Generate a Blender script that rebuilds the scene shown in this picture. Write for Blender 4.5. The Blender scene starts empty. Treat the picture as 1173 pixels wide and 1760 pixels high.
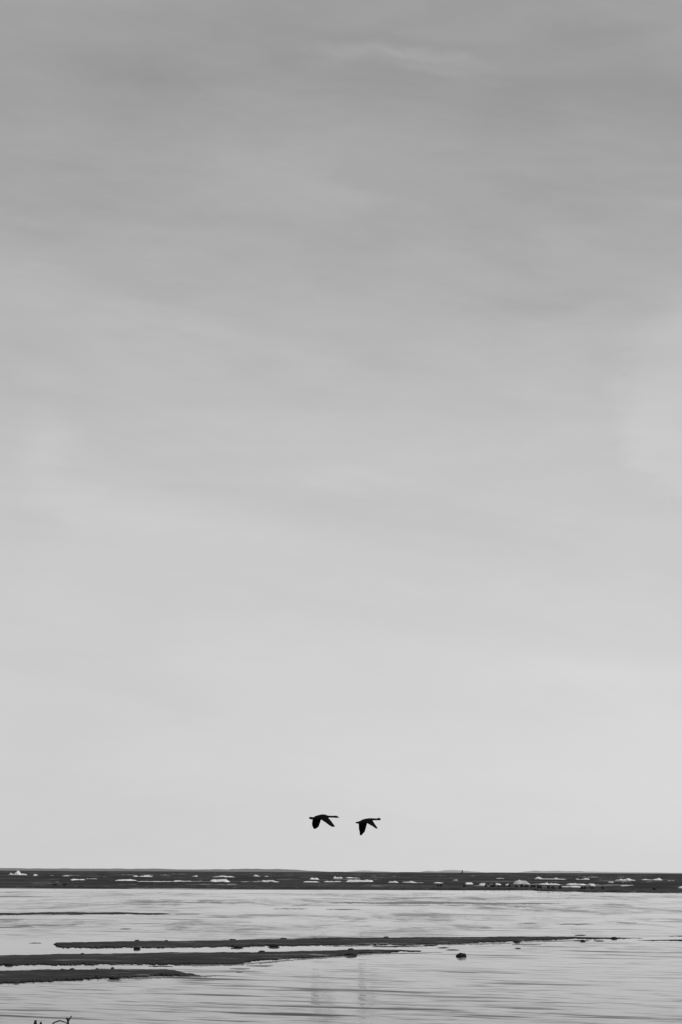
import bpy, math, random
import numpy as np
from mathutils import Matrix, Vector, noise

C = bpy.context.scene.collection
S = bpy.context.scene
R = math.radians

# ------------------------------------------------------------------ camera
CAM_H = 2.0
VFOV = R(28)
F = 880 / math.tan(VFOV / 2)              # focal length in pixels of the 1173x1760 photograph
PITCH = math.atan((1498.1 - 880) / F)
ROLL = R(0.25)
cd = bpy.data.cameras.new('camera')
cd.sensor_fit = 'VERTICAL'
cd.sensor_height = 24
cd.lens = 12 / math.tan(VFOV / 2)
cd.clip_start = 0.1
cd.clip_end = 60000
cam = bpy.data.objects.new('camera', cd)
C.objects.link(cam)
CM = Matrix.Translation((0, 0, CAM_H)) @ Matrix.Rotation(R(90) + PITCH, 4, 'X') @ Matrix.Rotation(ROLL, 4, 'Z')
cam.matrix_world = CM
S.camera = cam
CR = CM.to_3x3()


def ray(px, py):
    return CR @ Vector((px - 586.5, -(py - 880), -F)).normalized()


def at(px, py, z=0.0):
    """the point of the level z that is seen at a pixel of the photograph"""
    d = ray(px, py)
    t = (z - CAM_H) / d.z
    return Vector((d.x * t, d.y * t, z))


def at_y(px, py, Y):
    d = ray(px, py)
    t = Y / d.y
    return Vector((d.x * t, Y, CAM_H + d.z * t))


# ------------------------------------------------------------------ world, sun, exposure
SUN_EL, SUN_AZ = 38.0, 125.0              # azimuth clockwise from the view direction (+Y)
w = bpy.data.worlds.new("World")
S.world = w
w.use_nodes = True


class NT:
    """small helper for node trees"""
    def __init__(s, nt):
        s.nt = nt
        nt.nodes.clear()

    def n(s, kind, **kw):
        q = s.nt.nodes.new(kind)
        for k, v in kw.items():
            setattr(q, k, v)
        return q

    def put(s, sock, v):
        if isinstance(v, (int, float)):
            sock.default_value = v
        elif isinstance(v, tuple):
            sock.default_value = v
        else:
            s.nt.links.new(v, sock)

    def m(s, op, a, b=None, c=None, clamp=False):
        q = s.n('ShaderNodeMath', operation=op, use_clamp=clamp)
        s.put(q.inputs[0], a)
        if b is not None:
            s.put(q.inputs[1], b)
        if c is not None:
            s.put(q.inputs[2], c)
        return q.outputs[0]

    def xyz(s, x, y, z):
        q = s.n('ShaderNodeCombineXYZ')
        for i, v in enumerate((x, y, z)):
            s.put(q.inputs[i], v)
        return q.outputs[0]

    def noise(s, vec, scale, detail=3, rough=0.5, dist=0.0, color=False):
        q = s.n('ShaderNodeTexNoise')
        s.put(q.inputs['Vector'], vec)
        q.inputs['Scale'].default_value = scale
        q.inputs['Detail'].default_value = detail
        q.inputs['Roughness'].default_value = rough
        q.inputs['Distortion'].default_value = dist
        return q.outputs['Color'] if color else q.outputs['Fac']

    def rng(s, v, a, b, c, d, smooth=False):
        q = s.n('ShaderNodeMapRange', interpolation_type='SMOOTHSTEP' if smooth else 'LINEAR')
        s.put(q.inputs[0], v)
        for i, t in zip((1, 2, 3, 4), (a, b, c, d)):
            s.put(q.inputs[i], t)
        return q.outputs[0]


def lin(s):
    return s / 12.92 if s < 0.04045 else ((s + 0.055) / 1.055) ** 2.4


t = NT(w.node_tree)
out = t.n('ShaderNodeOutputWorld')
bg = t.n('ShaderNodeBackground')
bg.inputs[1].default_value = 0.1
t.nt.links.new(bg.outputs[0], out.inputs[0])
sky = t.n('ShaderNodeTexSky', sky_type='NISHITA', sun_disc=False)
sky.sun_elevation = R(SUN_EL)
sky.sun_rotation = R(SUN_AZ)
sky.dust_density = 3.0
bw = t.n('ShaderNodeRGBToBW')
t.nt.links.new(sky.outputs[0], bw.inputs[0])
tc = t.n('ShaderNodeTexCoord')
sep = t.n('ShaderNodeSeparateXYZ')
t.nt.links.new(tc.outputs['Generated'], sep.inputs[0])
dx, dy, dz = sep.outputs
# thin high overcast: its brightness falls from the horizon to the zenith
ramp = t.n('ShaderNodeValToRGB')
el = ramp.color_ramp
PROFILE = [(0.0, .846), (0.045, .852), (0.09, .834), (0.15, .803), (0.20, .768), (0.26, .722), (0.31, .676), (0.36, .640), (0.42, .622), (0.6, .58), (1.0, .52)]
el.elements[0].position, el.elements[1].position = PROFILE[0][0], PROFILE[-1][0]
for k, (p, v) in enumerate(PROFILE):
    e = el.elements[0] if k == 0 else el.elements[-1] if k == len(PROFILE) - 1 else el.elements.new(p)
    e.color = (lin(v),) * 3 + (1,)
t.put(ramp.inputs[0], t.m('MAXIMUM', dz, 0.0))
veil = t.m('MULTIPLY', ramp.outputs[0], 10.0)
base = t.m('ADD', t.m('MULTIPLY', veil, 0.93), t.m('MULTIPLY', bw.outputs[0], 0.07 * 1.0))
# streaks of cirrus, drawn out sideways and dipping to the right
rot = R(-7)
u = t.m('ADD', t.m('MULTIPLY', dx, math.cos(rot)), t.m('MULTIPLY', dz, math.sin(rot)))
v = t.m('SUBTRACT', t.m('MULTIPLY', dz, math.cos(rot)), t.m('MULTIPLY', dx, math.sin(rot)))
n1 = t.noise(t.xyz(t.m('MULTIPLY', u, 5.0), t.m('MULTIPLY', v, 22.0), t.m('MULTIPLY', dy, 2.0)), 1.0, 7, 0.62, 0.4)
n2 = t.noise(t.xyz(t.m('MULTIPLY', dx, 6.0), t.m('MULTIPLY', dz, 11.0), t.m('ADD', t.m('MULTIPLY', dy, 3.0), 7.3)), 1.0, 5, 0.5, 0.2)
n3 = t.noise(t.xyz(t.m('MULTIPLY', dx, 30.0), t.m('MULTIPLY', dz, 110.0), t.m('MULTIPLY', dy, 30.0)), 1.0, 3, 0.6)
hi = t.rng(dz, 0.06, 0.34, 0.25, 1.0, True)
gain = t.m('ADD', t.m('MULTIPLY', t.m('SUBTRACT', n1, 0.5), 0.42), t.m('MULTIPLY', t.m('SUBTRACT', n2, 0.5), 0.20))
gain = t.m('ADD', gain, t.m('MULTIPLY', t.m('SUBTRACT', n3, 0.5), 0.10))
gain = t.m('MULTIPLY', gain, hi)
# a few wisps and patches of cloud that stand in fixed places in the sky (direction x, z; half sizes; strength)
wob = t.noise(t.xyz(t.m('MULTIPLY', dx, 14.0), t.m('MULTIPLY', dz, 22.0), dy), 1.0, 6, 0.6)
wob = t.m('MULTIPLY', t.m('SUBTRACT', wob, 0.5), 0.06)


def patch(px, py, sx, sy, amp, tilt=0.0):
    d = ray(px, py)
    ax = t.m('SUBTRACT', t.m('ADD', dx, t.m('MULTIPLY', wob, 1.2)), d.x)
    az = t.m('SUBTRACT', t.m('ADD', dz, t.m('MULTIPLY', wob, 0.5)), d.z)
    c, s_ = math.cos(tilt), math.sin(tilt)
    a = t.m('MULTIPLY', t.m('ADD', t.m('MULTIPLY', ax, c), t.m('MULTIPLY', az, s_)), F / sx)
    b = t.m('MULTIPLY', t.m('SUBTRACT', t.m('MULTIPLY', az, c), t.m('MULTIPLY', ax, s_)), F / sy)
    r2 = t.m('ADD', t.m('MULTIPLY', a, a), t.m('MULTIPLY', b, b))
    front = t.m('GREATER_THAN', dy, 0.0)
    return t.m('MULTIPLY', t.m('MULTIPLY', t.m('EXPONENT', t.m('MULTIPLY', r2, -1.0)), amp), front)


for args in ((720, 94, 130, 11, .085, R(-6)), (760, 122, 90, 8, .05, R(-7)), (620, 150, 330, 34, -.045, R(-9)), (900, 185, 150, 45, -.03, R(-5)),
             (240, 120, 120, 22, -.04, R(-3)), (1060, 50, 90, 22, -.05, 0), (700, 66, 160, 9, -.045, R(-4)),
             (610, 340, 100, 12, .04, R(-2)), (650, 390, 80, 34, -.035, 0), (1190, 640, 75, 120, .045, R(70 - 90)),
             (1110, 740, 60, 70, .02, 0), (70, 770, 55, 60, .055, 0), (60, 860, 50, 60, .0, 0), (20, 900, 60, 70, -.03, 0),
             (140, 840, 150, 50, .025, 0), (620, 640, 90, 60, -.02, 0), (1000, 520, 200, 25, -.03, 0), (560, 820, 90, 24, .03, R(-10)),
             (30, 385, 80, 12, .03, 0), (40, 400, 90, 10, -.04, 0), (330, 900, 200, 40, .02, 0), (1000, 1160, 200, 30, .03, 0),
             (1150, 1330, 320, 220, .035, 0), (60, 1350, 300, 300, -.06, 0), (950, 440, 250, 40, .0, 0)):
    if args[4]:
        args = args[:4] + (args[4] * 1.25,) + args[5:]
        gain = t.m('ADD', gain, patch(*args))
# the edge of a brighter cloud that comes in from the right
d = ray(1225, 690)
wob2 = t.m('MULTIPLY', t.m('SUBTRACT', t.noise(t.xyz(t.m('MULTIPLY', dx, 22.0), t.m('MULTIPLY', dz, 30.0), dy), 1.0, 7, 0.68), .5), .22)
a = t.m('MULTIPLY', t.m('SUBTRACT', t.m('ADD', dx, t.m('MULTIPLY', wob2, .3)), d.x), F / 165)
b = t.m('MULTIPLY', t.m('SUBTRACT', t.m('ADD', dz, t.m('MULTIPLY', wob2, .3)), d.z), F / 185)
r2 = t.m('ADD', t.m('MULTIPLY', a, a), t.m('MULTIPLY', b, b))
edge = t.m('MULTIPLY', t.rng(r2, 1.25, .60, 0.0, .06, True), t.m('GREATER_THAN', dy, 0.0))
gain = t.m('ADD', gain, edge)
skyc = t.m('MULTIPLY', base, t.m('ADD', gain, 1.0))
t.nt.links.new(skyc, bg.inputs[0])

sl = bpy.data.lights.new('sun', 'SUN')
sl.energy = 2.0
sl.angle = R(0.5)
sl.color = (1, 1, 1)
sun = bpy.data.objects.new('sun', sl)
C.objects.link(sun)
sd = Vector((math.sin(R(SUN_AZ)) * math.cos(R(SUN_EL)), math.cos(R(SUN_AZ)) * math.cos(R(SUN_EL)), math.sin(R(SUN_EL))))
sun.rotation_euler = sd.to_track_quat('Z', 'Y').to_euler()
S.view_settings.view_transform = 'Standard'
S.view_settings.look = 'None'
S.view_settings.exposure = 0.0
S.view_settings.gamma = 1.0
S.view_settings.use_curve_mapping = False


# ------------------------------------------------------------------ materials
def mat(name):
    m = bpy.data.materials.new(name)
    m.use_nodes = True
    q = NT(m.node_tree)
    o = q.n('ShaderNodeOutputMaterial')
    p = q.n('ShaderNodeBsdfPrincipled')
    q.nt.links.new(p.outputs[0], o.inputs[0])
    return m, q, p


def grey(v):
    return (v, v, v, 1)


def pos(q):
    g = q.n('ShaderNodeNewGeometry')
    s = q.n('ShaderNodeSeparateXYZ')
    q.nt.links.new(g.outputs['Position'], s.inputs[0])
    return s.outputs


def set_slopes(q, p, sx, sy):
    v = q.n('ShaderNodeVectorMath', operation='NORMALIZE')
    q.put(v.inputs[0], q.xyz(sx, sy, 1.0))
    q.put(p.inputs['Normal'], v.outputs[0])


def water_calm():
    m, q, p = mat('calm_water')
    p.inputs['Base Color'].default_value = grey(0.075)
    p.inputs['Roughness'].default_value = 0.05
    p.inputs['IOR'].default_value = 1.333
    X, Y, Z = pos(q)
    a = R(24)                              # the wavelets run in obliquely: their crests come nearer towards the right
    U = q.m('SUBTRACT', q.m('MULTIPLY', X, math.cos(a)), q.m('MULTIPLY', Y, math.sin(a)))
    V = q.m('ADD', q.m('MULTIPLY', Y, math.cos(a)), q.m('MULTIPLY', X, math.sin(a)))
    # wind patches, and calm water in the lee of the bars
    wp = q.noise(q.xyz(q.m('MULTIPLY', X, .055), q.m('MULTIPLY', Y, .05), 0.0), 1.0, 5, 0.62, 0.3)
    wp = q.rng(wp, .38, .62, 0.0, 1.0, True)
    lee = q.m('MULTIPLY', q.m('MULTIPLY', q.rng(Y, 46.5, 48.5, 0, 1, True), q.rng(Y, 60, 63, 1, 0, True)), q.rng(X, -1.0, 5.0, 1.0, 0.0, True))
    lee2 = q.rng(Y, 175, 215, 0, 1, True)
    calm = q.m('SUBTRACT', 1.0, q.m('MULTIPLY', q.m('MAXIMUM', lee, q.m('MULTIPLY', lee2, .8)), .88))
    # wavelets, long along their crests and steep only there
    w1 = q.noise(q.xyz(q.m('MULTIPLY', U, .20), q.m('MULTIPLY', V, .95), 1.7), 1.0, 3, 0.5, 0.5)
    w2 = q.noise(q.xyz(q.m('MULTIPLY', U, .42), q.m('MULTIPLY', V, 2.3), 5.1), 1.0, 3, 0.5, 0.4)
    w3 = q.noise(q.xyz(q.m('MULTIPLY', X, .10), q.m('MULTIPLY', Y, .17), 9.1), 1.0, 5, 0.65, 0.6)
    w4 = q.noise(q.xyz(q.m('MULTIPLY', X, .42), q.m('MULTIPLY', Y, .075), 3.3), 1.0, 5, 0.7, 0.5)
    w5 = q.noise(q.xyz(q.m('MULTIPLY', U, .9), q.m('MULTIPLY', V, 4.6), 8.1), 1.0, 2, 0.5, 0.3)
    c5 = q.rng(w5, .53, .70, 0.0, 1.0, True)
    w6 = q.noise(q.xyz(q.m('MULTIPLY', U, 2.2), q.m('MULTIPLY', V, 7.0), 4.4), 1.0, 3, 0.6, 0.6)
    c6 = q.rng(w6, .50, .72, 0.0, 1.0, True)
    c1 = q.rng(w1, .575, .72, 0.0, 1.0, True)
    c2 = q.rng(w2, .57, .72, 0.0, 1.0, True)
    far = q.rng(Y, 55, 80, 0, 1, True)
    c3 = q.m('MULTIPLY', q.rng(w3, .56, .72, 0.0, 1.0, True), far)
    c4 = q.m('MULTIPLY', q.rng(w4, .44, .66, 0.0, 1.0, True), far)
    amp = q.m('ADD', q.m('MULTIPLY', wp, .85), .22)
    s = q.m('ADD', q.m('MULTIPLY', c1, -.22), q.m('MULTIPLY', c2, -.17))
    s = q.m('ADD', s, q.m('ADD', q.m('MULTIPLY', c5, -.11), q.m('MULTIPLY', c6, -.04)))
    s = q.m('ADD', s, q.m('ADD', q.m('MULTIPLY', c3, -.19), q.m('MULTIPLY', c4, -.10)))
    fine = q.noise(q.xyz(q.m('MULTIPLY', U, 3.0), q.m('MULTIPLY', V, 9.0), 2.0), 1.0, 4, 0.6, 0.0)
    s = q.m('ADD', s, q.m('MULTIPLY', q.m('SUBTRACT', fine, .5), .045))
    sx = q.noise(q.xyz(q.m('MULTIPLY', U, 1.1), q.m('MULTIPLY', V, 2.0), 12.0), 1.0, 3, 0.6, 0.0)
    amp = q.m('MULTIPLY', amp, calm)
    sx = q.m('MULTIPLY', q.m('MULTIPLY', q.m('SUBTRACT', sx, .5), .10), amp)
    set_slopes(q, p, sx, q.m('MULTIPLY', s, amp))
    return m


def water_rough():
    m, q, p = mat('rough_sea_water')
    p.inputs['Base Color'].default_value = grey(0.032)
    p.inputs['Roughness'].default_value = 0.25
    p.inputs['IOR'].default_value = 1.333
    X, Y, Z = pos(q)
    g = q.n('ShaderNodeNewGeometry')
    w1 = q.noise(q.xyz(q.m('MULTIPLY', X, .12), q.m('MULTIPLY', Y, .25), 0.0), 1.0, 4, 0.6, 0.3)
    w2 = q.noise(q.xyz(q.m('MULTIPLY', X, .9), q.m('MULTIPLY', Y, 1.4), 3.0), 1.0, 3, 0.6, 0.2)
    w3 = q.noise(q.xyz(q.m('MULTIPLY', X, .022), q.m('MULTIPLY', Y, .02), 6.0), 1.0, 3, 0.6, 0.2)
    s = q.m('ADD', q.m('MULTIPLY', q.m('SUBTRACT', w1, .5), .8), q.m('MULTIPLY', q.m('SUBTRACT', w2, .5), .5))
    s = q.m('SUBTRACT', s, q.m('ADD', q.rng(w3, .38, .62, .18, .50), q.m('MULTIPLY', q.rng(q.noise(q.xyz(q.m('MULTIPLY', X, .05), q.m('MULTIPLY', Y, .035), 16.0), 1.0, 4, .65, .4), .40, .60, 0.0, 1.0, True), .30)))
    sx = q.noise(q.xyz(q.m('MULTIPLY', X, .7), q.m('MULTIPLY', Y, .8), 12.0), 1.0, 3, 0.6, 0.0)
    sx = q.m('MULTIPLY', q.m('SUBTRACT', sx, .5), .5)
    add = q.n('ShaderNodeVectorMath', operation='ADD')
    q.put(add.inputs[0], g.outputs['Normal'])
    q.put(add.inputs[1], q.xyz(sx, s, 0.0))
    nn = q.n('ShaderNodeVectorMath', operation='NORMALIZE')
    q.put(nn.inputs[0], add.outputs[0])
    q.put(p.inputs['Normal'], nn.outputs[0])
    return m


def ground_mat(name, lo, hi_, scale, rough=.9, spec=.15, bump=.02):
    m, q, p = mat(name)
    X, Y, Z = pos(q)
    v = q.xyz(q.m('MULTIPLY', X, .45), Y, Z)
    a = q.noise(v, scale, 6, 0.65, 0.4)
    b = q.noise(v, scale * .17, 4, 0.6, 0.3)
    f = q.m('ADD', q.m('MULTIPLY', a, .6), q.m('MULTIPLY', b, .4))
    val = q.rng(f, .36, .64, lo, hi_)
    q.put(p.inputs['Base Color'], q.xyz(val, val, val))
    p.inputs['Roughness'].default_value = rough
    p.inputs['Specular IOR Level'].default_value = spec
    bn = q.n('ShaderNodeBump')
    bn.inputs['Distance'].default_value = bump
    q.put(bn.inputs['Height'], a)
    q.nt.links.new(bn.outputs[0], p.inputs['Normal'])
    return m


M_CALM = water_calm()
M_SEA = water_rough()
M_BAR = ground_mat('wet_dark_sand', .008, .062, 2.2)
_nt = M_BAR.node_tree                      # nearly black rim along the waterline
_q = NT.__new__(NT)
_q.nt = _nt
_pz = pos(_q)[2]
_p = [x_ for x_ in _nt.nodes if x_.type == 'BSDF_PRINCIPLED'][0]
_src = _p.inputs['Base Color'].links[0].from_socket
_mx = _q.n('ShaderNodeVectorMath', operation='SCALE')
_q.put(_mx.inputs[0], _src)
_q.put(_mx.inputs['Scale'], _q.rng(_pz, .006, .026, .30, 1.0, True))
_nt.links.new(_mx.outputs[0], _p.inputs['Base Color'])
_x, _y, _z = pos(_q)                       # puddled, shiny patches between the dull ones
_wet = _q.noise(_q.xyz(_q.m('MULTIPLY', _x, .5), _q.m('MULTIPLY', _y, .8), 4.0), 1.0, 5, .65, .6)
_q.put(_p.inputs['Roughness'], _q.rng(_wet, .52, .70, .95, .30, True))
_q.put(_p.inputs['Specular IOR Level'], _q.rng(_wet, .52, .70, .12, .45, True))
M_WET = ground_mat('soaked_sand', .03, .06, 1.5, .35, .6, .004)
M_BEACH = ground_mat('beach_sand', .12, .22, 3.0)
M_DUNE = ground_mat('dune_land', .20, .30, .004, bump=.5)  # land grey lightened to stand for distance haze
M_ROCK = ground_mat('dark_rock', .006, .016, 14.0, .7, .2, .01)
M_STONE = ground_mat('weedy_stone', .012, .03, 9.0, .8, .15, .01)
M_WOOD = ground_mat('black_driftwood', .01, .025, 40.0, .8, .2, .003)
M_BUOY = ground_mat('dull_buoy_steel', .03, .05, 1.0, .6, .3, .0)
M_FOAM = ground_mat('white_foam', .40, 1.0, .6, .9, .2, .08)
M_SPENT = ground_mat('spent_foam', .14, .45, .8, .9, .2, .02)
m, q, p = mat('bird_plumage')
X, Y, Z = pos(q)
a = q.noise(q.xyz(X, Y, Z), 18.0, 4, .6)
val = q.rng(a, .3, .7, .003, .010)
q.put(p.inputs['Base Color'], q.xyz(val, val, val))
p.inputs['Roughness'].default_value = .8
p.inputs['Specular IOR Level'].default_value = .03
M_BIRD = m


# ------------------------------------------------------------------ mesh helpers
def mesh_obj(name, verts, faces, material, parent=None, smooth=True):
    me = bpy.data.meshes.new(name)
    me.from_pydata([tuple(v) for v in verts], [], faces)
    me.validate()
    me.materials.append(material)
    if smooth:
        me.polygons.foreach_set('use_smooth', [True] * len(me.polygons))
    me.update()
    o = bpy.data.objects.new(name, me)
    C.objects.link(o)
    if parent is not None:
        o.parent = parent
    return o


def grid_obj(name, P, material, parent=None):
    """P: array (rows, cols, 3)"""
    r, c, _ = P.shape
    me = bpy.data.meshes.new(name)
    idx = np.arange(r * c).reshape(r, c)
    quads = np.stack([idx[:-1, :-1], idx[:-1, 1:], idx[1:, 1:], idx[1:, :-1]], -1).reshape(-1, 4)
    me.vertices.add(r * c)
    me.vertices.foreach_set('co', P.reshape(-1).astype(np.float32))
    me.loops.add(quads.size)
    me.loops.foreach_set('vertex_index', quads.reshape(-1).astype(np.int32))
    me.polygons.add(len(quads))
    me.polygons.foreach_set('loop_start', np.arange(0, quads.size, 4, dtype=np.int32))
    me.polygons.foreach_set('use_smooth', np.ones(len(quads), dtype=bool))
    me.update(calc_edges=True)
    me.materials.append(material)
    o = bpy.data.objects.new(name, me)
    C.objects.link(o)
    if parent is not None:
        o.parent = parent
    return o


def struct(o, kind='structure'):
    o['kind'] = kind
    return o


def tag(o, label, cat, group=None):
    o['label'] = label
    o['category'] = cat
    if group:
        o['group'] = group
    return o


def n1d(x, s=1.0, seed=0.0):
    return noise.noise(Vector((x * s, seed * 7.31 + .17, seed * 1.9)))


def fbm(x, y, z=0.0, o=4):
    return noise.fractal(Vector((x, y, z)), 0.9, 2.0, o)


def interp(tab, x):
    if x <= tab[0][0]:
        return tab[0][1]
    for (a, b), (c, d) in zip(tab, tab[1:]):
        if x <= c:
            return b + (d - b) * (x - a) / (c - a)
    return tab[-1][1]


# ------------------------------------------------------------------ the setting: beach, lagoon, sea, far land
ys = np.concatenate([np.linspace(-400, -20, 12), np.linspace(-15, 16, 32)])
xs = np.linspace(-300, 300, 121)
P = np.zeros((len(ys), len(xs), 3))
for i, y in enumerate(ys):
    for j, x in enumerate(xs):
        P[i, j] = (x, y, -0.12 + .035 * (14 - y) * (1 if y > -20 else .6) + .03 * fbm(x * .3, y * .3))
struct(grid_obj('beach', P, M_BEACH))

P = np.zeros((2, 2, 3))
P[0, 0] = (-420, 10, 0); P[0, 1] = (420, 10, 0); P[1, 0] = (-420, 244, 0); P[1, 1] = (420, 244, 0)
struct(grid_obj('lagoon_water', P, M_CALM))

# foam crests of the surf (photo x0, x1, y, height in pixels)
FOAM = [(14, 48, 1503.5, 8), (57, 66, 1505, 5), (107, 121, 1505, 2), (117, 150, 1511, 2.5), (145, 168, 1509.5, 4.5), (199, 235, 1511.5, 4),
        (228, 263, 1506, 3), (236, 330, 1513, 2), (300, 316, 1512, 2.5), (326, 341, 1505.5, 2), (340, 354, 1511.5, 4),
        (361, 396, 1513, 3.5), (366, 404, 1506, 2), (395, 452, 1514, 1.6), (434, 466, 1506, 3), (449, 480, 1514, 4), (520, 552, 1515, 2),
        (532, 549, 1510, 3), (556, 592, 1514.5, 3), (572, 592, 1509.5, 5), (594, 652, 1515, 4.6), (594, 620, 1508, 2.5), (666, 688, 1515.5, 3),
        (688, 735, 1515.5, 5), (738, 768, 1516.5, 3), (774, 788, 1512, 2), (776, 790, 1517, 2), (799, 814, 1517.5, 3), (823, 836, 1519, 3.5),
        (840, 849, 1518, 3), (853, 868, 1509, 3), (851, 862, 1519, 3.5), (868, 876, 1519, 4.5), (882, 914, 1516.5, 7), (918, 975, 1510, 4.4),
        (924, 964, 1518.5, 5), (962, 1000, 1522.5, 2.5), (973, 1012, 1518.5, 3), (988, 1014, 1510.5, 2.4), (1028, 1036, 1511.5, 2), (1012, 1024, 1520, 3.5),
        (1038, 1084, 1517.5, 6), (1054, 1096, 1511.5, 4), (1066, 1090, 1520, 3), (1102, 1142, 1511.5, 5), (1146, 1162, 1513, 3), (1100, 1133, 1522, 2),
        (1166, 1195, 1523, 3), (1180, 1230, 1512, 4), (-60, -10, 1510, 4), (-90, -40, 1504, 3), (1240, 1290, 1518, 4)]
crests = []
rf = random.Random(8)
SPENT = []
for k in range(150):
    x0 = rf.uniform(-150, 1320)
    lo = 4.5 + 19 * rf.random() ** .8
    SPENT.append((x0, x0 + rf.choice([10, 18, 30, 50, 90]) * rf.uniform(.6, 1.3), 1495.6 + .0043 * x0 + lo, rf.uniform(.5, 1.5)))
for (x0, x1, py, hp) in FOAM:
    hz = 1495.6 + .0043 * (x0 + x1) / 2
    zc = .34
    D = (CAM_H - zc) * F / max(py - hz, 3.5)
    a = at_y(x0, py, D)
    b = at_y(x1, py, D)
    crests.append((a.x, b.x, D, zc, hp * D / F))

# open sea: real swell near the bar, running out flat to the horizon
ys = [231.0]
while ys[-1] < 26000:
    y = ys[-1]
    ys.append(y + (0.9 if y < 420 else 1.6 if y < 900 else 1.6 + (y - 900) * .02))
ys = np.array(ys)
us = np.linspace(-1, 1, 321)
us = np.sign(us) * (np.abs(us) * .5 + .5 * np.abs(us) ** 3)
Yg = np.repeat(ys[:, None], len(us), 1)
Xg = us[None, :] * (110 + .75 * ys[:, None])
Zg = np.zeros_like(Xg)
rs = np.random.RandomState(4)
for k in range(46):
    L = rs.uniform(3.5, 26)
    ang = rs.normal(0, .45)
    kx, ky = math.sin(ang) * 6.283 / L * .55, math.cos(ang) * 6.283 / L
    ph = rs.uniform(0, 6.28)
    wv = np.sin(kx * Xg + ky * Yg + ph)
    fade = np.clip((L * 260 - Yg) / (L * 130), 0, 1)
    Zg += .0032 * L ** .8 * wv * fade
Zg = Zg * np.clip((Yg - 228) / 60, .25, 1) + .02
for (xa, xb, D, zc, hm) in crests:
    cx, hw = (xa + xb) / 2, (xb - xa) / 2 + 1.5
    Zg += (zc - .18) * np.exp(-((Yg - D - 1.2) / 2.6) ** 2) * np.exp(-(np.abs(Xg - cx) / hw) ** 4)
Zg[0, :] = -.3
struct(grid_obj('sea', np.stack([Xg, Yg, Zg], -1), M_SEA))

main_crests = len(crests)
for (x0, x1, py, hp) in SPENT:
    hz = 1495.6 + .0043 * (x0 + x1) / 2
    D = (CAM_H - .22) * F / (py - hz)
    if D > 268:
        a, b = at_y(x0, py, D), at_y(x1, py, D)
        crests.append((a.x, b.x, D, .22, hp * D / F))
V, Fc, spent_from = [], [], None
random.seed(11)
for k, (xa, xb, D, zc, hm) in enumerate(crests):
    if k == main_crests:
        spent_from = len(Fc)
    n = max(14, int((xb - xa) / .18))
    rows = 12
    base_i = len(V)
    for i in range(n + 1):
        f = i / n
        x = xa + (xb - xa) * f
        env = min(1, f * 6, (1 - f) * 4) ** .6
        env *= max(.30, .55 + .9 * n1d(x, .20, k) + .6 * n1d(x, .7, k + 9) + .22 * n1d(x, 2.6, k + 2))
        env = min(env, 1.0)
        env = max(env, .05)
        h = hm * .85 * env
        yc = D + .9 * n1d(x, .2, k + 3)
        zb = zc - hm * .38 + .45 * hm * n1d(x, .16, k + 5)
        for j in range(rows + 1):
            a = math.pi * j / rows
            rr = 1 + .4 * noise.noise(Vector((x * .9, j * .9, k))) + .14 * noise.noise(Vector((x * 3, j * 1.9, k)))
            V.append((x, yc - math.cos(a) * (.5 + .7 * env) * rr, zb - .12 + (h + hm * .12) * 1.3 * math.sin(a) * rr))
    for i in range(n):
        for j in range(rows):
            p0 = base_i + i * (rows + 1) + j
            Fc.append((p0, p0 + rows + 1, p0 + rows + 2, p0 + 1))
foam = mesh_obj('surf_foam', V, Fc, M_FOAM)
foam.data.materials.append(M_SPENT)
for k in range(spent_from, len(Fc)):
    foam.data.polygons[k].material_index = 1
struct(foam, 'stuff')
foam['label'] = 'white broken foam along the crests of the surf beyond the far sandbar'


# far low land on the horizon: a ridge with its own depth, 9 km away
M_HAZED = ground_mat('hazed_dune_land', .40, .52, .004, bump=.5)  # lighter copy of the dune land, with more distance haze put into its colour


def dune(name, x0, x1, D, prof, seed):
    n = 150
    rows = 8
    P = np.zeros((rows, n, 3))
    for i in range(n):
        px = x0 + (x1 - x0) * i / (n - 1)
        hz = 1495.6 + .0043 * px
        c = at_y(px, hz, D)
        hh = interp(prof, px) * D / F
        hh *= 1 + .25 * n1d(px, .05, seed) + .12 * n1d(px, .2, seed + 2)
        for j in range(rows):
            f = j / (rows - 1)
            P[j, i] = (c.x, D + 900 * (f - .35), -1 + (hh + 1.5) * math.sin(math.pi * f) ** .8)
    return struct(grid_obj(name, P, M_DUNE if seed == 1 else M_HAZED))


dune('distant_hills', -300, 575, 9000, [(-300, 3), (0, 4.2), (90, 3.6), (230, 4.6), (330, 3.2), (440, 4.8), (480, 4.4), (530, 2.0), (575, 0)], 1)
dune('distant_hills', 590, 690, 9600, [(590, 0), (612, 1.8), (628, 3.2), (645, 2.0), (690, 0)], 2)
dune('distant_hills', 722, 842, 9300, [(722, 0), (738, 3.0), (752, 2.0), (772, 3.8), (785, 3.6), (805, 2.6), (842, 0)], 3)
dune('distant_hills', 895, 1260, 9500, [(895, 0), (925, 3.6), (1000, 3.2), (1050, 2.2), (1110, 1.4), (1260, 1)], 4)


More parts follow.
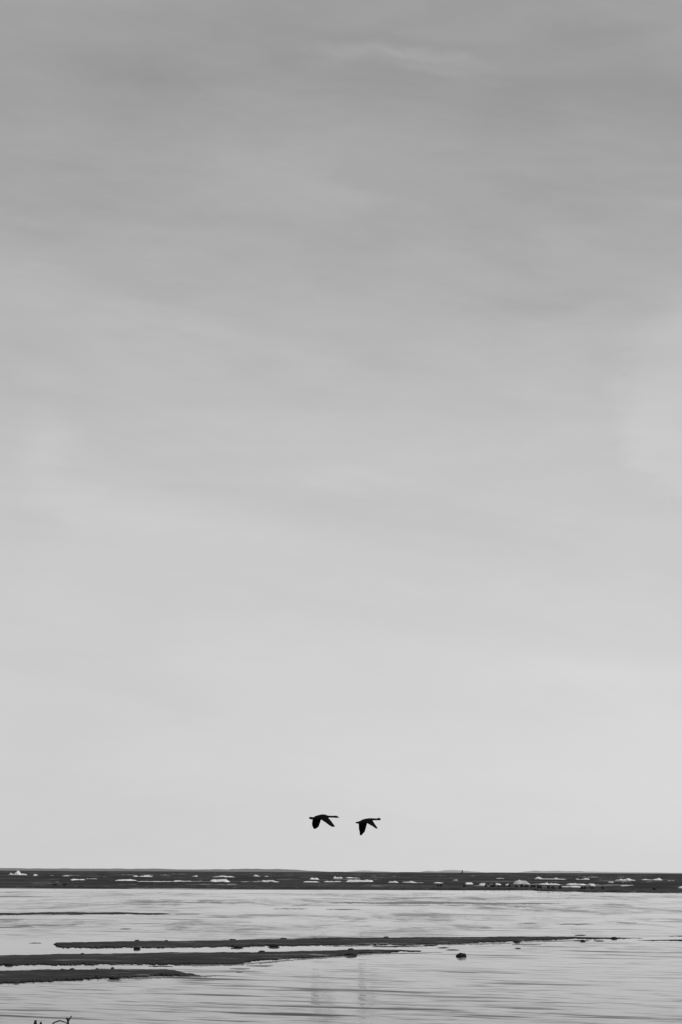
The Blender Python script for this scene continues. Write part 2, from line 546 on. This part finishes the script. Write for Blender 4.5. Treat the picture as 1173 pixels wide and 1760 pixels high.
# ------------------------------------------------------------------ sandbars
def bar(name, far, near, H, material, seed, step=1.6, rag=.9, rows=14, x0=None, x1=None):
    """far and near: edges of the bar as seen in the photograph; H: its height in metres"""
    xa, xb = near[0][0], near[-1][0]
    n = int((xb - xa) / step) + 1
    P = np.zeros((rows + 1, n, 3))
    for i in range(n):
        px = xa + (xb - xa) * i / (n - 1)
        fy, ny = interp(far, px), interp(near, px)
        taper = min(1.0, max(0.0, (ny - fy) / 6.0))
        j1 = rag * 1.5 * (n1d(px, .05, seed) + .8 * n1d(px, .13, seed + 1) + .8 * n1d(px, .31, seed + 4))
        j2 = rag * (.7 * n1d(px, .05, seed + 2) + .45 * n1d(px, .15, seed + 3))
        a = at(px, max(ny + j1, fy + .3), 0)
        b = at(px, fy + j2, H * .8 * taper)
        if b.y <= a.y:
            b = a + Vector((0, .05, 0))
        for j in range(rows + 1):
            f = j / rows
            f = f * f * (3 - 2 * f) * .5 + f * .5
            x, y = a.x + (b.x - a.x) * f, a.y + (b.y - a.y) * f
            up = min(1, f / .10) ** .6 * min(1, (1 - f) / .12) ** .6
            z = H * taper * up * (.8 + .5 * fbm(x * .8, y * .5, seed) + .10 * fbm(x * 2.6, y * 1.6, seed + 5)) + .004
            if j in (0, rows):
                z = -.03
            P[j, i] = (x, y, z)
    return struct(grid_obj(name, P, material))


B1F = [(92, 1623), (98, 1620), (110, 1618.6), (150, 1618), (230, 1616.6), (300, 1616), (400, 1614.4), (500, 1612.5), (580, 1611), (700, 1610), (800, 1609.5), (900, 1609.5), (960, 1609.5), (1040, 1610.8), (1106, 1612.2)]
B1N = [(92, 1623), (98, 1626.5), (108, 1628.5), (180, 1629.5), (240, 1629), (300, 1628.5), (400, 1627.3), (500, 1625.6), (600, 1624.3), (650, 1624.8), (720, 1624), (800, 1622.8), (825, 1620), (880, 1618.8), (893, 1619), (900, 1617.2), (950, 1615.6), (990, 1613.8), (1040, 1614), (1106, 1612.5)]
B2F = [(-260, 1645), (0, 1640.3), (150, 1638), (300, 1635.5), (440, 1635), (590, 1631.8), (650, 1631.6), (690, 1632.5), (725, 1634)]
B2N = [(-260, 1664), (0, 1659.6), (100, 1659), (200, 1658.6), (300, 1659), (395, 1658), (412, 1656.2), (440, 1652), (480, 1649), (560, 1645), (590, 1642.8), (606, 1642), (618, 1639), (655, 1638), (690, 1635.8), (725, 1634.4)]
B3F = [(-260, 1672), (0, 1666.5), (100, 1665), (200, 1664.4), (286, 1664.6), (300, 1667), (318, 1672), (345, 1677)]
B3N = [(-260, 1704), (0, 1691.5), (60, 1689), (110, 1686.5), (124, 1684.2), (200, 1681.5), (250, 1679), (300, 1677), (345, 1677.6)]
bar('sandbar', B1F, B1N, .035, M_BAR, 1, step=1.0, rag=.75)
bar('sandbar', B2F, B2N, .035, M_BAR, 2, step=1.0, rag=.85)
bar('sandbar', B3F, B3N, .035, M_BAR, 3, step=1.0, rag=1.1)
# torn ends and slivers around the right end of the bars
for k, (xa, xb, yc, hh) in enumerate([(640, 700, 1627.0, 1.6), (655, 690, 1634.2, 3.0), (700, 724, 1635.2, 2.6), (672, 735, 1626.2, 2.2), (728, 752, 1625, 3.0),
                                       (752, 772, 1629, 2.0), (767, 790, 1632.8, 2.4), (885, 896, 1630.2, 2.4), (985, 1015, 1617, 2.4), (1020, 1040, 1617.4, 2.6),
                                       (988, 1008, 1607.8, 2.4), (880, 930, 1623.5, 1.8), (1050, 1062, 1612, 2.6), (255, 298, 1661, 1.2),
                                       (640, 668, 1636.6, 2.4), (1096, 1300, 1616.3, 3.0), (1150, 1300, 1609.0, 3.2), (395, 430, 1665, 1.6), (424, 470, 1660, 2.0), (406, 418, 1671, 2.2),
                                       (310, 335, 1674, 2.4), (300, 345, 1676.2, 2.4)]):
    n = 9
    fr = [(xa + (xb - xa) * i / 8, yc - hh * .5 * math.sin(math.pi * i / 8) ** .7 + .35 * n1d(i, .9, k)) for i in range(9)]
    nr = [(x, yc + (yc - y) * .9 + .1) for x, y in fr]
    bar('sandbar', fr, nr, .012, M_BAR if k not in (11, 17, 18, 19) else M_WET, 20 + k, step=1.0, rag=.35, rows=6)
for k, (xa, xb, ya, yb, hh) in enumerate([(300, 420, 1659.4, 1658.6, 3.2), (404, 520, 1658, 1648.6, 3.4), (500, 640, 1650, 1640.2, 2.8), (560, 655, 1626, 1625.6, 2.2), (600, 760, 1640.6, 1637, 2.6),
                                           (180, 330, 1682.6, 1678.6, 3.0), (300, 372, 1678.4, 1677.6, 3.0), (700, 900, 1624.4, 1620.6, 2.8), (880, 1010, 1619.6, 1616.0, 2.2)]):
    m_ = 17
    fr = [(xa + (xb - xa) * i / 16, ya + (yb - ya) * i / 16 - hh * .3 * math.sin(math.pi * i / 16)) for i in range(m_)]
    nr = [(x, y + hh * math.sin(math.pi * i / 16) * (.6 + .7 * abs(n1d(i, .7, k + 9)))) for i, (x, y) in enumerate(fr)]
    bar('soaked_sand', fr, nr, .006, M_WET, 130 + k, step=1.0, rag=.6, rows=6)
# shoals that only just break the surface farther out
for k, (xa, xb, yc, hh) in enumerate([(-200, 70, 1571.4, 7.5), (20, 200, 1570.0, 5.5), (130, 250, 1569.8, 5.0), (220, 294, 1570.6, 3.8), (-60, 60, 1594, 2.4), (24, 56, 1592, 2.2), (206, 226, 1596.5, 2.4),
                                       (300, 345, 1571, 2.2), (50, 72, 1621, 2.2)]):
    fr = [(xa + (xb - xa) * i / 10, yc - hh * .5 * math.sin(math.pi * i / 10) ** .8 + .4 * n1d(i, .9, k + 50)) for i in range(11)]
    nr = [(x, yc + (yc - y) * .8 + .1) for x, y in fr]
    bar('shoal_and_ripple', fr, nr, .03 if hh > 2.9 else .01, M_BAR if hh > 2.9 else M_WET, 60 + k, step=1.4, rag=.4, rows=6)
for k, (xa, xb, yc, hh) in enumerate([(588, 860, 1552.3, 4.8), (660, 800, 1551.0, 4.4), (780, 900, 1553.0, 4.0), (860, 965, 1553, 3.2), (640, 700, 1552, 2.6), (560, 640, 1551.3, 2.2),
                                       (870, 920, 1558.5, 2.6), (955, 1022, 1588.5, 3.0), (1060, 1095, 1586.2, 1.8), (470, 530, 1562, 2.0), (560, 620, 1563, 2.0), (890, 925, 1587, 2.0)]):
    fr = [(xa + (xb - xa) * i / 10, yc - hh * .5 * math.sin(math.pi * i / 10) ** .8 + .5 * n1d(i, .9, k + 80)) for i in range(11)]
    nr = [(x, yc + (yc - y) * .8 + .1) for x, y in fr]
    bar('shoal_and_ripple', fr, nr, .008, M_WET, 90 + k, step=1.4, rag=.6, rows=6)  # these thin sand sheets stand in for wind-ripple patches on the water

# the far sandbar between lagoon and open sea
FN = [(-1500, 1519.5), (0, 1525.6), (300, 1526.2), (600, 1527.8), (870, 1529), (915, 1530), (930, 1532), (1000, 1533), (1173, 1534.6), (2600, 1541)]
n, rows = 900, 14
P = np.zeros((rows + 1, n, 3))
for i in range(n):
    px = -1500 + 4100 * i / (n - 1)
    a = at(px, interp(FN, px) + .25 * n1d(px, .05, 1) + .15 * n1d(px, .3, 1), 0)
    wid = 34 + 10 * n1d(px, .01, 7) + (8 if px < 150 else 0)
    for j in range(rows + 1):
        f = j / rows
        x, y = a.x * (1 + f * wid / a.y), a.y + wid * f
        up = min(1, f / .10) ** .5 * min(1, (1 - f) / .25) ** .7
        z = up * (.17 + .05 * fbm(x * .12, y * .08, 3) + .09 * max(0, fbm(x * .35, y * .2, 8)) * (1 if px > 740 else .35))
        if j in (0, rows):
            z = -.2
        P[j, i] = (x, y, z)
struct(grid_obj('far_sandbar', P, M_BAR))


# ------------------------------------------------------------------ rocks
def rock(cx, cy, cz, w_, h_, d_, seed, material, label, cat='rock', group=None, name='rock'):
    V, Fc = [], []
    ns, nr = 20, 10
    for i in range(nr + 1):
        th = math.pi * i / nr
        for j in range(ns):
            ph = 2 * math.pi * j / ns
            v = Vector((math.sin(th) * math.cos(ph), math.sin(th) * math.sin(ph), math.cos(th)))
            r = 1 + .38 * noise.noise(v * 1.4 + Vector((seed * 3.1, 0, 0))) + .22 * noise.noise(v * 3.1 + Vector((0, seed * 2.7, 0)))
            sq = 1.0
            v = v * r * sq
            V.append((v.x * w_ / 2, v.y * d_ / 2, v.z * h_ / 2))
    for i in range(nr):
        for j in range(ns):
            k = i * ns + j
            k2 = i * ns + (j + 1) % ns
            Fc.append((k, k + ns, k2 + ns, k2))
    o = mesh_obj(name, V, Fc, material)
    o.location = (cx, cy, cz)
    return tag(o, label, cat, group)


def rock_px(px, base_py, wpx, hpx, zb, seed, material, label, **kw):
    c = at(px, base_py, zb)
    s = c.y / F
    return rock(c.x, c.y + wpx * s * .25, zb + hpx * s * .22, wpx * s, hpx * s * 1.0, wpx * s * .6, seed, material, label, **kw)


rock_px(793.5, 1644.5, 16, 8.5, 0.0, 5, M_ROCK, 'black rounded rock standing alone in the calm water right of the sandbars')
for k, (px, py, wp, hp, lab) in enumerate([
        (194, 1666.5, 6, 5.5, 'small round black stone, the tallest lump on the nearest sandbar'),
        (167, 1667, 6, 4, 'small dark stone on the nearest sandbar just left of the round black one'),
        (124, 1667, 8, 4, 'flat dark stone on the nearest sandbar, second lump from the left'),
        (107, 1667.5, 6, 3.5, 'little dark stone on the nearest sandbar, leftmost lump on its far edge'),
        (196, 1682.5, 22, 5, 'wide low dark lump on the front edge of the nearest sandbar'),
        (604, 1634.5, 11, 6, 'dark stone sticking up near the right end of the middle sandbar'),
        (603, 1642, 22, 5, 'broad black lump on the front edge near the right end of the middle sandbar'),
        (450, 1637, 12, 4, 'low dark stone on the far edge in the centre of the middle sandbar'),
        (228, 1642.5, 15, 3.5, 'long flat dark lump lying on top of the middle sandbar at the left'),
        (142, 1641, 9, 3.5, 'low dark stone on the far edge at the left end of the middle sandbar'),
        (15, 1658.5, 14, 4, 'flat dark lump on the front edge of the middle sandbar by the left picture edge'),
        (236, 1618.5, 9, 4, 'small dark stone on the back sandbar far edge, above a flat lump'),
        (235, 1630.5, 12, 4, 'flat dark lump on the front edge of the back sandbar near its left tip'),
        (286, 1618, 6, 3.2, 'tiny dark stone on the back sandbar far edge, second from its left tip'),
        (400, 1616.6, 12, 3.6, 'low dark stone on the back sandbar far edge, well left of the birds'),
        (488, 1614.6, 11, 3.8, 'low dark stone on the back sandbar far edge, below the left bird'),
        (471, 1626.5, 20, 4.5, 'wide black lump on the front edge of the back sandbar left of centre'),
        (408, 1628.5, 20, 3.2, 'flat black lump on the back sandbar front edge, left of the wide lump'),
        (664, 1612, 9, 3.2, 'low dark stone on the back sandbar far edge, below the right bird'),
        (1056, 1613.5, 10, 4, 'dark lump at the thin right end of the back sandbar'),
        (1002, 1618, 8, 4, 'little black stone in front of the thin right part of the back sandbar'),
        (889, 1620, 10, 4, 'black lump where the back sandbar narrows at the right'),
        (1120, 1620.5, 5, 0.1, '')]):
    if lab:
        rock_px(px, py, wp, hp, 0.01, k * 1.7, M_STONE, lab, group='dark stones on the sandbars')
far_group = 'dark stones along the far sandbar in front of the surf'
for k, (px, wp, hp) in enumerate([(753.7, 4, 3.5), (758.6, 4, 4.5), (798.5, 5, 4), (835, 4, 4.5), (846, 5, 4), (850, 3, 5.5), (857, 3.5, 3.5), (861.5, 3.5, 3.5),
                                  (867, 3.5, 5), (875.5, 4.5, 4.5), (888, 6, 3.5), (897, 5, 6), (905, 8, 4), (917, 9, 5), (926, 4.5, 6), (930, 4, 5), (943, 5, 5.5),
                                  (951, 7, 4), (963, 5, 4.5), (1001, 6, 4), (1006, 3, 5), (1018, 5, 3.5), (1036.5, 5, 5), (1125, 6, 3), (112, 7, 3), (95, 8, 2.5)]):
    hz = 1495.6 + .0043 * px
    D = at(px, interp(FN, px), 0).y + 16
    z = .20
    c = at_y(px, 1521, D)
    s = D / F
    row = ['first', 'second', 'third', 'fourth', 'fifth', 'sixth', 'seventh', 'eighth', 'ninth', 'tenth', 'eleventh', 'twelfth', 'thirteenth',
           'fourteenth', 'fifteenth', 'sixteenth', 'seventeenth', 'eighteenth', 'nineteenth', 'twentieth', 'twenty-first', 'twenty-second', 'twenty-third']
    if k < 23:
        lab = ('flat' if wp > hp * 1.3 else 'upright' if hp > wp else 'small') + ' dark stone before the surf on the far sandbar, ' + row[k] + ' from the left'
    else:
        lab = ['low dark stone at the far right of the far sandbar, apart from the row', 'low dark stone at the left of the far sandbar, right one of two',
               'low dark stone at the left of the far sandbar, left one of two'][k - 23]
    rock(c.x, D, z + hp * s * .3, wp * s, hp * s * 1.3, wp * s * .9, 30 + k * 1.3, M_STONE, lab, group=far_group)

# ------------------------------------------------------------------ buoy on the horizon
D = 2200.0
c = at_y(795, 1499, D)
bu = bpy.data.objects.new('buoy', None)
C.objects.link(bu)
bu.location = (c.x, D, 0)
tag(bu, 'small dark navigation buoy standing on the horizon right of the birds', 'buoy')


def lathe(name, prof, material, parent, ns=20):
    V, Fc = [], []
    for (r, z) in prof:
        for j in range(ns):
            a = 2 * math.pi * j / ns
            V.append((r * math.cos(a), r * math.sin(a), z))
    for i in range(len(prof) - 1):
        for j in range(ns):
            k, k2 = i * ns + j, i * ns + (j + 1) % ns
            Fc.append((k, k2, k2 + ns, k + ns))
    return mesh_obj(name, V, Fc, material, parent)


lathe('float', [(.01, -.6), (1.7, -.5), (1.9, .2), (1.8, .9), (.5, 1.1), (.01, 1.1)], M_BUOY, bu)
lathe('tower', [(1.2, 1.0), (.75, 2.2), (.5, 3.2), (.01, 3.25)], M_BUOY, bu)
lathe('topmark', [(.01, 3.1), (.6, 3.3), (.65, 3.8), (.01, 4.3)], M_BUOY, bu)

# ------------------------------------------------------------------ the two birds
PXM = 102.0 / F                            # metres per pixel at the birds' distance
YAW = R(22)


def make_bird(name, cx, cy, D, rings, wings, label):
    """rings: (x, z, rz, ry) along the body; wings: sections (leading x,z, trailing x,z, sideways r, thickness), all in photo pixels about
    (cx, cy); r in metres, to the right of the flight direction. The bird flies to the right and 22 degrees away from the viewer."""
    cs, sn = math.cos(YAW), math.sin(YAW)

    def loc(x, z, r):
        X_ = x * PXM
        return ((X_ - r * sn) / cs, -r, z * PXM)
    V, Fc = [], []
    ns = 16
    rings = sorted(rings)
    fine = []
    for (a, b) in zip(rings, rings[1:]):
        for k in range(3):
            f = k / 3
            fine.append(tuple(a[i] + (b[i] - a[i]) * f for i in range(4)))
    fine.append(rings[-1])
    for (x, z, rz, ry) in fine:
        for j in range(ns):
            a = 2 * math.pi * j / ns
            V.append(loc(x + 0, z + rz * math.sin(a), 0))
            V[-1] = (V[-1][0], V[-1][1] - ry * PXM * math.cos(a), V[-1][2])
    for i in range(len(fine) - 1):
        for j in range(ns):
            k, k2 = i * ns + j, i * ns + (j + 1) % ns
            Fc.append((k, k + ns, k2 + ns, k2))
    Fc.append(tuple(range(ns)))
    Fc.append(tuple(reversed(range((len(fine) - 1) * ns, len(fine) * ns))))
    for w_i, secs in enumerate(wings):
        secs = [(lx + .35 * (1 if k_ else 0), lz, tx - .35 * (1 if k_ else 0), tz - .1 * k_, r, th) for k_, (lx, lz, tx, tz, r, th) in enumerate(secs)]
        b0 = len(V)
        nc = 9
        full = []
        for (a, b) in zip(secs, secs[1:]):
            for k in range(6):
                f = k / 6
                full.append(tuple(a[i] + (b[i] - a[i]) * f for i in range(6)))
        full.append(secs[-1])
        for s_i, (lx, lz, tx, tz, r, th) in enumerate(full):
            fo = s_i / (len(full) - 1)
            # feather tips scallop the trailing edge
            sc = .5 * math.sin(s_i * 2.4) * (1 if .3 < fo < .97 else 0)
            ring = []
            for side in (1, -1):
                rg = range(nc + 1) if side == 1 else range(nc - 1, 0, -1)
                for c_ in rg:
                    f = c_ / nc
                    x = lx + (tx - lx) * f
                    z = lz + (tz - lz) * f
                    if f > .8:
                        z += sc * (f - .8) * 3
                    thick = th * (.55 + 2.0 * math.sqrt(max(f, 0)) * (1 - f) ** .8)
                    p_ = Vector(loc(x, z, r))
                    # thickness along the wing's own normal (roughly sideways for a lowered wing)
                    p_.y += side * thick * .8
                    p_.z += side * thick * (.35 if r < 0 else -.35)
                    ring.append(p_)
            V.extend(tuple(v_) for v_ in ring)
            m_ = len(ring)
            if s_i:
                for j in range(m_):
                    k0 = b0 + (s_i - 1) * m_ + j
                    k1 = b0 + (s_i - 1) * m_ + (j + 1) % m_
                    Fc.append((k0, k1, k1 + m_, k0 + m_))
        Fc.append(tuple(b0 + j for j in reversed(range(m_))))
        Fc.append(tuple(b0 + (len(full) - 1) * m_ + j for j in range(m_)))
    o = mesh_obj(name, V, Fc, M_BIRD)
    import bmesh
    bm = bmesh.new()
    bm.from_mesh(o.data)
    bmesh.ops.recalc_face_normals(bm, faces=bm.faces)
    bm.to_mesh(o.data)
    bm.free()
    rm = o.modifiers.new('one_skin', 'REMESH')
    rm.mode = 'VOXEL'
    rm.voxel_size = .008
    rm.use_smooth_shade = True
    o.location = at_y(cx, cy, D)
    o.rotation_euler = (0, 0, YAW)
    return tag(o, label, 'bird', 'birds flying in a pair above the water')


def z1(x, y):   # zoom pixel of the first bird's close-up -> pixels about its centre (554, 1403)
    return (525 + x / 18.05 - 554, -(1390 + y / 18.05 - 1403))


def z2(x, y):   # second bird, centre (631, 1409)
    return (600 + x / 18.05 - 631, -(1395 + y / 18.05 - 1409))


def ring(zf, x, ytop, ybot, wid):
    a = zf(x, ytop)
    b = zf(x, ybot)
    return (a[0], (a[1] + b[1]) / 2, (a[1] - b[1]) / 2, wid)


def sec(zf, l, t_, r, th):
    a, b = zf(*l), zf(*t_)
    return (a[0], a[1], b[0], b[1], r, th)


make_bird('flying_bird', 554, 1403, 102.0, [
    ring(z1, 126, 276, 300, 1.0), ring(z1, 145, 258, 322, 2.0), ring(z1, 200, 258, 335, 2.0), ring(z1, 265, 262, 338, 1.6), ring(z1, 330, 222, 342, 2.4),
    ring(z1, 420, 196, 345, 3.4), ring(z1, 500, 176, 345, 3.8), ring(z1, 590, 174, 335, 3.4), ring(z1, 640, 184, 315, 2.6), ring(z1, 690, 206, 286, 1.8),
    ring(z1, 750, 212, 272, 1.4), ring(z1, 850, 212, 274, 1.35), ring(z1, 930, 208, 276, 1.5), ring(z1, 975, 210, 278, 1.6), ring(z1, 1005, 228, 274, 1.1),
    ring(z1, 1050, 256, 268, .4)],
    [[sec(z1, (520, 240), (270, 270), -.04, .030), sec(z1, (485, 345), (232, 350), -.28, .026), sec(z1, (450, 450), (212, 470), -.52, .022),
      sec(z1, (415, 540), (225, 520), -.68, .018), sec(z1, (370, 580), (248, 570), -.76, .014), sec(z1, (318, 603), (275, 603), -.80, .010)],
     [sec(z1, (680, 240), (480, 300), .04, .030), sec(z1, (735, 300), (540, 362), .26, .026), sec(z1, (800, 375), (640, 425), .48, .022),
      sec(z1, (860, 460), (740, 500), .66, .018), sec(z1, (905, 520), (815, 548), .78, .014), sec(z1, (925, 545), (880, 558), .84, .009)]],
    'black long-necked bird flying at the left of the pair, both wings pushed down')
make_bird('flying_bird', 631, 1409, 103.0, [
    ring(z2, 206, 340, 352, .8), ring(z2, 230, 322, 366, 1.8), ring(z2, 290, 310, 378, 1.8), ring(z2, 350, 285, 385, 2.4), ring(z2, 420, 246, 385, 3.0),
    ring(z2, 500, 222, 378, 3.6), ring(z2, 600, 205, 360, 3.4), ring(z2, 680, 200, 310, 2.6), ring(z2, 730, 202, 275, 1.8), ring(z2, 800, 205, 264, 1.4),
    ring(z2, 880, 204, 264, 1.35), ring(z2, 915, 192, 264, 1.5), ring(z2, 940, 180, 264, 1.6), ring(z2, 968, 200, 262, 1.2), ring(z2, 995, 222, 248, .5)],
    [[sec(z2, (590, 260), (310, 310), -.04, .030), sec(z2, (560, 390), (312, 400), -.30, .026), sec(z2, (532, 500), (318, 530), -.54, .022),
      sec(z2, (500, 610), (338, 600), -.72, .018), sec(z2, (440, 670), (348, 670), -.82, .014), sec(z2, (405, 716), (352, 712), -.88, .010)],
     [sec(z2, (725, 240), (560, 330), .04, .030), sec(z2, (765, 325), (600, 375), .26, .026), sec(z2, (800, 385), (690, 425), .46, .022),
      sec(z2, (838, 440), (765, 468), .62, .018), sec(z2, (865, 490), (815, 510), .74, .013), sec(z2, (895, 518), (850, 524), .80, .008)]],
    'black bird with a straight outstretched neck flying in front, right one of the pair')


# ------------------------------------------------------------------ sticks standing in the shallows at the bottom left
def stick(points, radii, label, extra=()):
    V, Fc = [], []
    for (pts, rads) in [(points, radii)] + list(extra):
        ns = 8
        fine, fr = [], []
        for i in range(len(pts) - 1):
            for k in range(4):
                f = k / 4
                v_ = Vector(pts[i]).lerp(Vector(pts[i + 1]), f)
                v_ += Vector((n1d(v_.x * 9 + i, 5, 1), 0, n1d(v_.z * 9, 5, 2))) * .004
                fine.append(v_)
                fr.append(rads[i] + (rads[i + 1] - rads[i]) * f)
        fine.append(Vector(pts[-1]))
        fr.append(rads[-1])
        b0 = len(V)
        for i, (p_, r_) in enumerate(zip(fine, fr)):
            d = (fine[min(i + 1, len(fine) - 1)] - fine[max(i - 1, 0)]).normalized()
            s1 = d.cross(Vector((0, 1, .1))).normalized()
            s2 = d.cross(s1).normalized()
            for j in range(ns):
                a = 2 * math.pi * j / ns
                rr = r_ * (1 + .2 * noise.noise(Vector((i * .8, j * 1.1, r_ * 100))))
                V.append(tuple(p_ + s1 * math.cos(a) * rr + s2 * math.sin(a) * rr))
        for i in range(len(fine) - 1):
            for j in range(ns):
                k, k2 = b0 + i * ns + j, b0 + i * ns + (j + 1) % ns
                Fc.append((k, k2, k2 + ns, k + ns))
        Fc.append(tuple(b0 + j for j in range(ns)))
        Fc.append(tuple(b0 + (len(fine) - 1) * ns + j for j in range(ns)))
    o = mesh_obj('driftwood_stick', V, Fc, M_WOOD)
    return tag(o, label, 'driftwood', 'sticks poking out of the shallows')


YS = 25.4


def sp(px, py):
    v_ = at_y(px, py, YS)
    return (v_.x, v_.y, v_.z)


stick([sp(58, 1800), sp(60, 1768), sp(61.5, 1753.5)], [.034, .028, .014], 'thick black stub in the bottom left corner, left one of two', [])
stick([sp(74, 1800), sp(71, 1768), sp(70.5, 1756.5)], [.034, .024, .012], 'shorter thick black stub just right of the tallest stub in the bottom left corner', [])
stick([sp(86, 1800), sp(88, 1764), sp(94, 1757), sp(103, 1754.5), (sp(113, 1757)), sp(119, 1768)], [.012, .010, .008, .008, .006, .004], 'thin arched dark stick at the bottom left, bent over like a hook')
stick([sp(118, 1800), sp(117.5, 1766), sp(117.5, 1750)], [.016, .014, .012], 'slender forked twig at the bottom left, rightmost of the sticks',
      [([sp(117.5, 1756), sp(120, 1751), sp(124, 1746)], [.010, .009, .005]), ([sp(117.5, 1755), sp(115.5, 1751), sp(114.5, 1749)], [.012, .012, .008])])
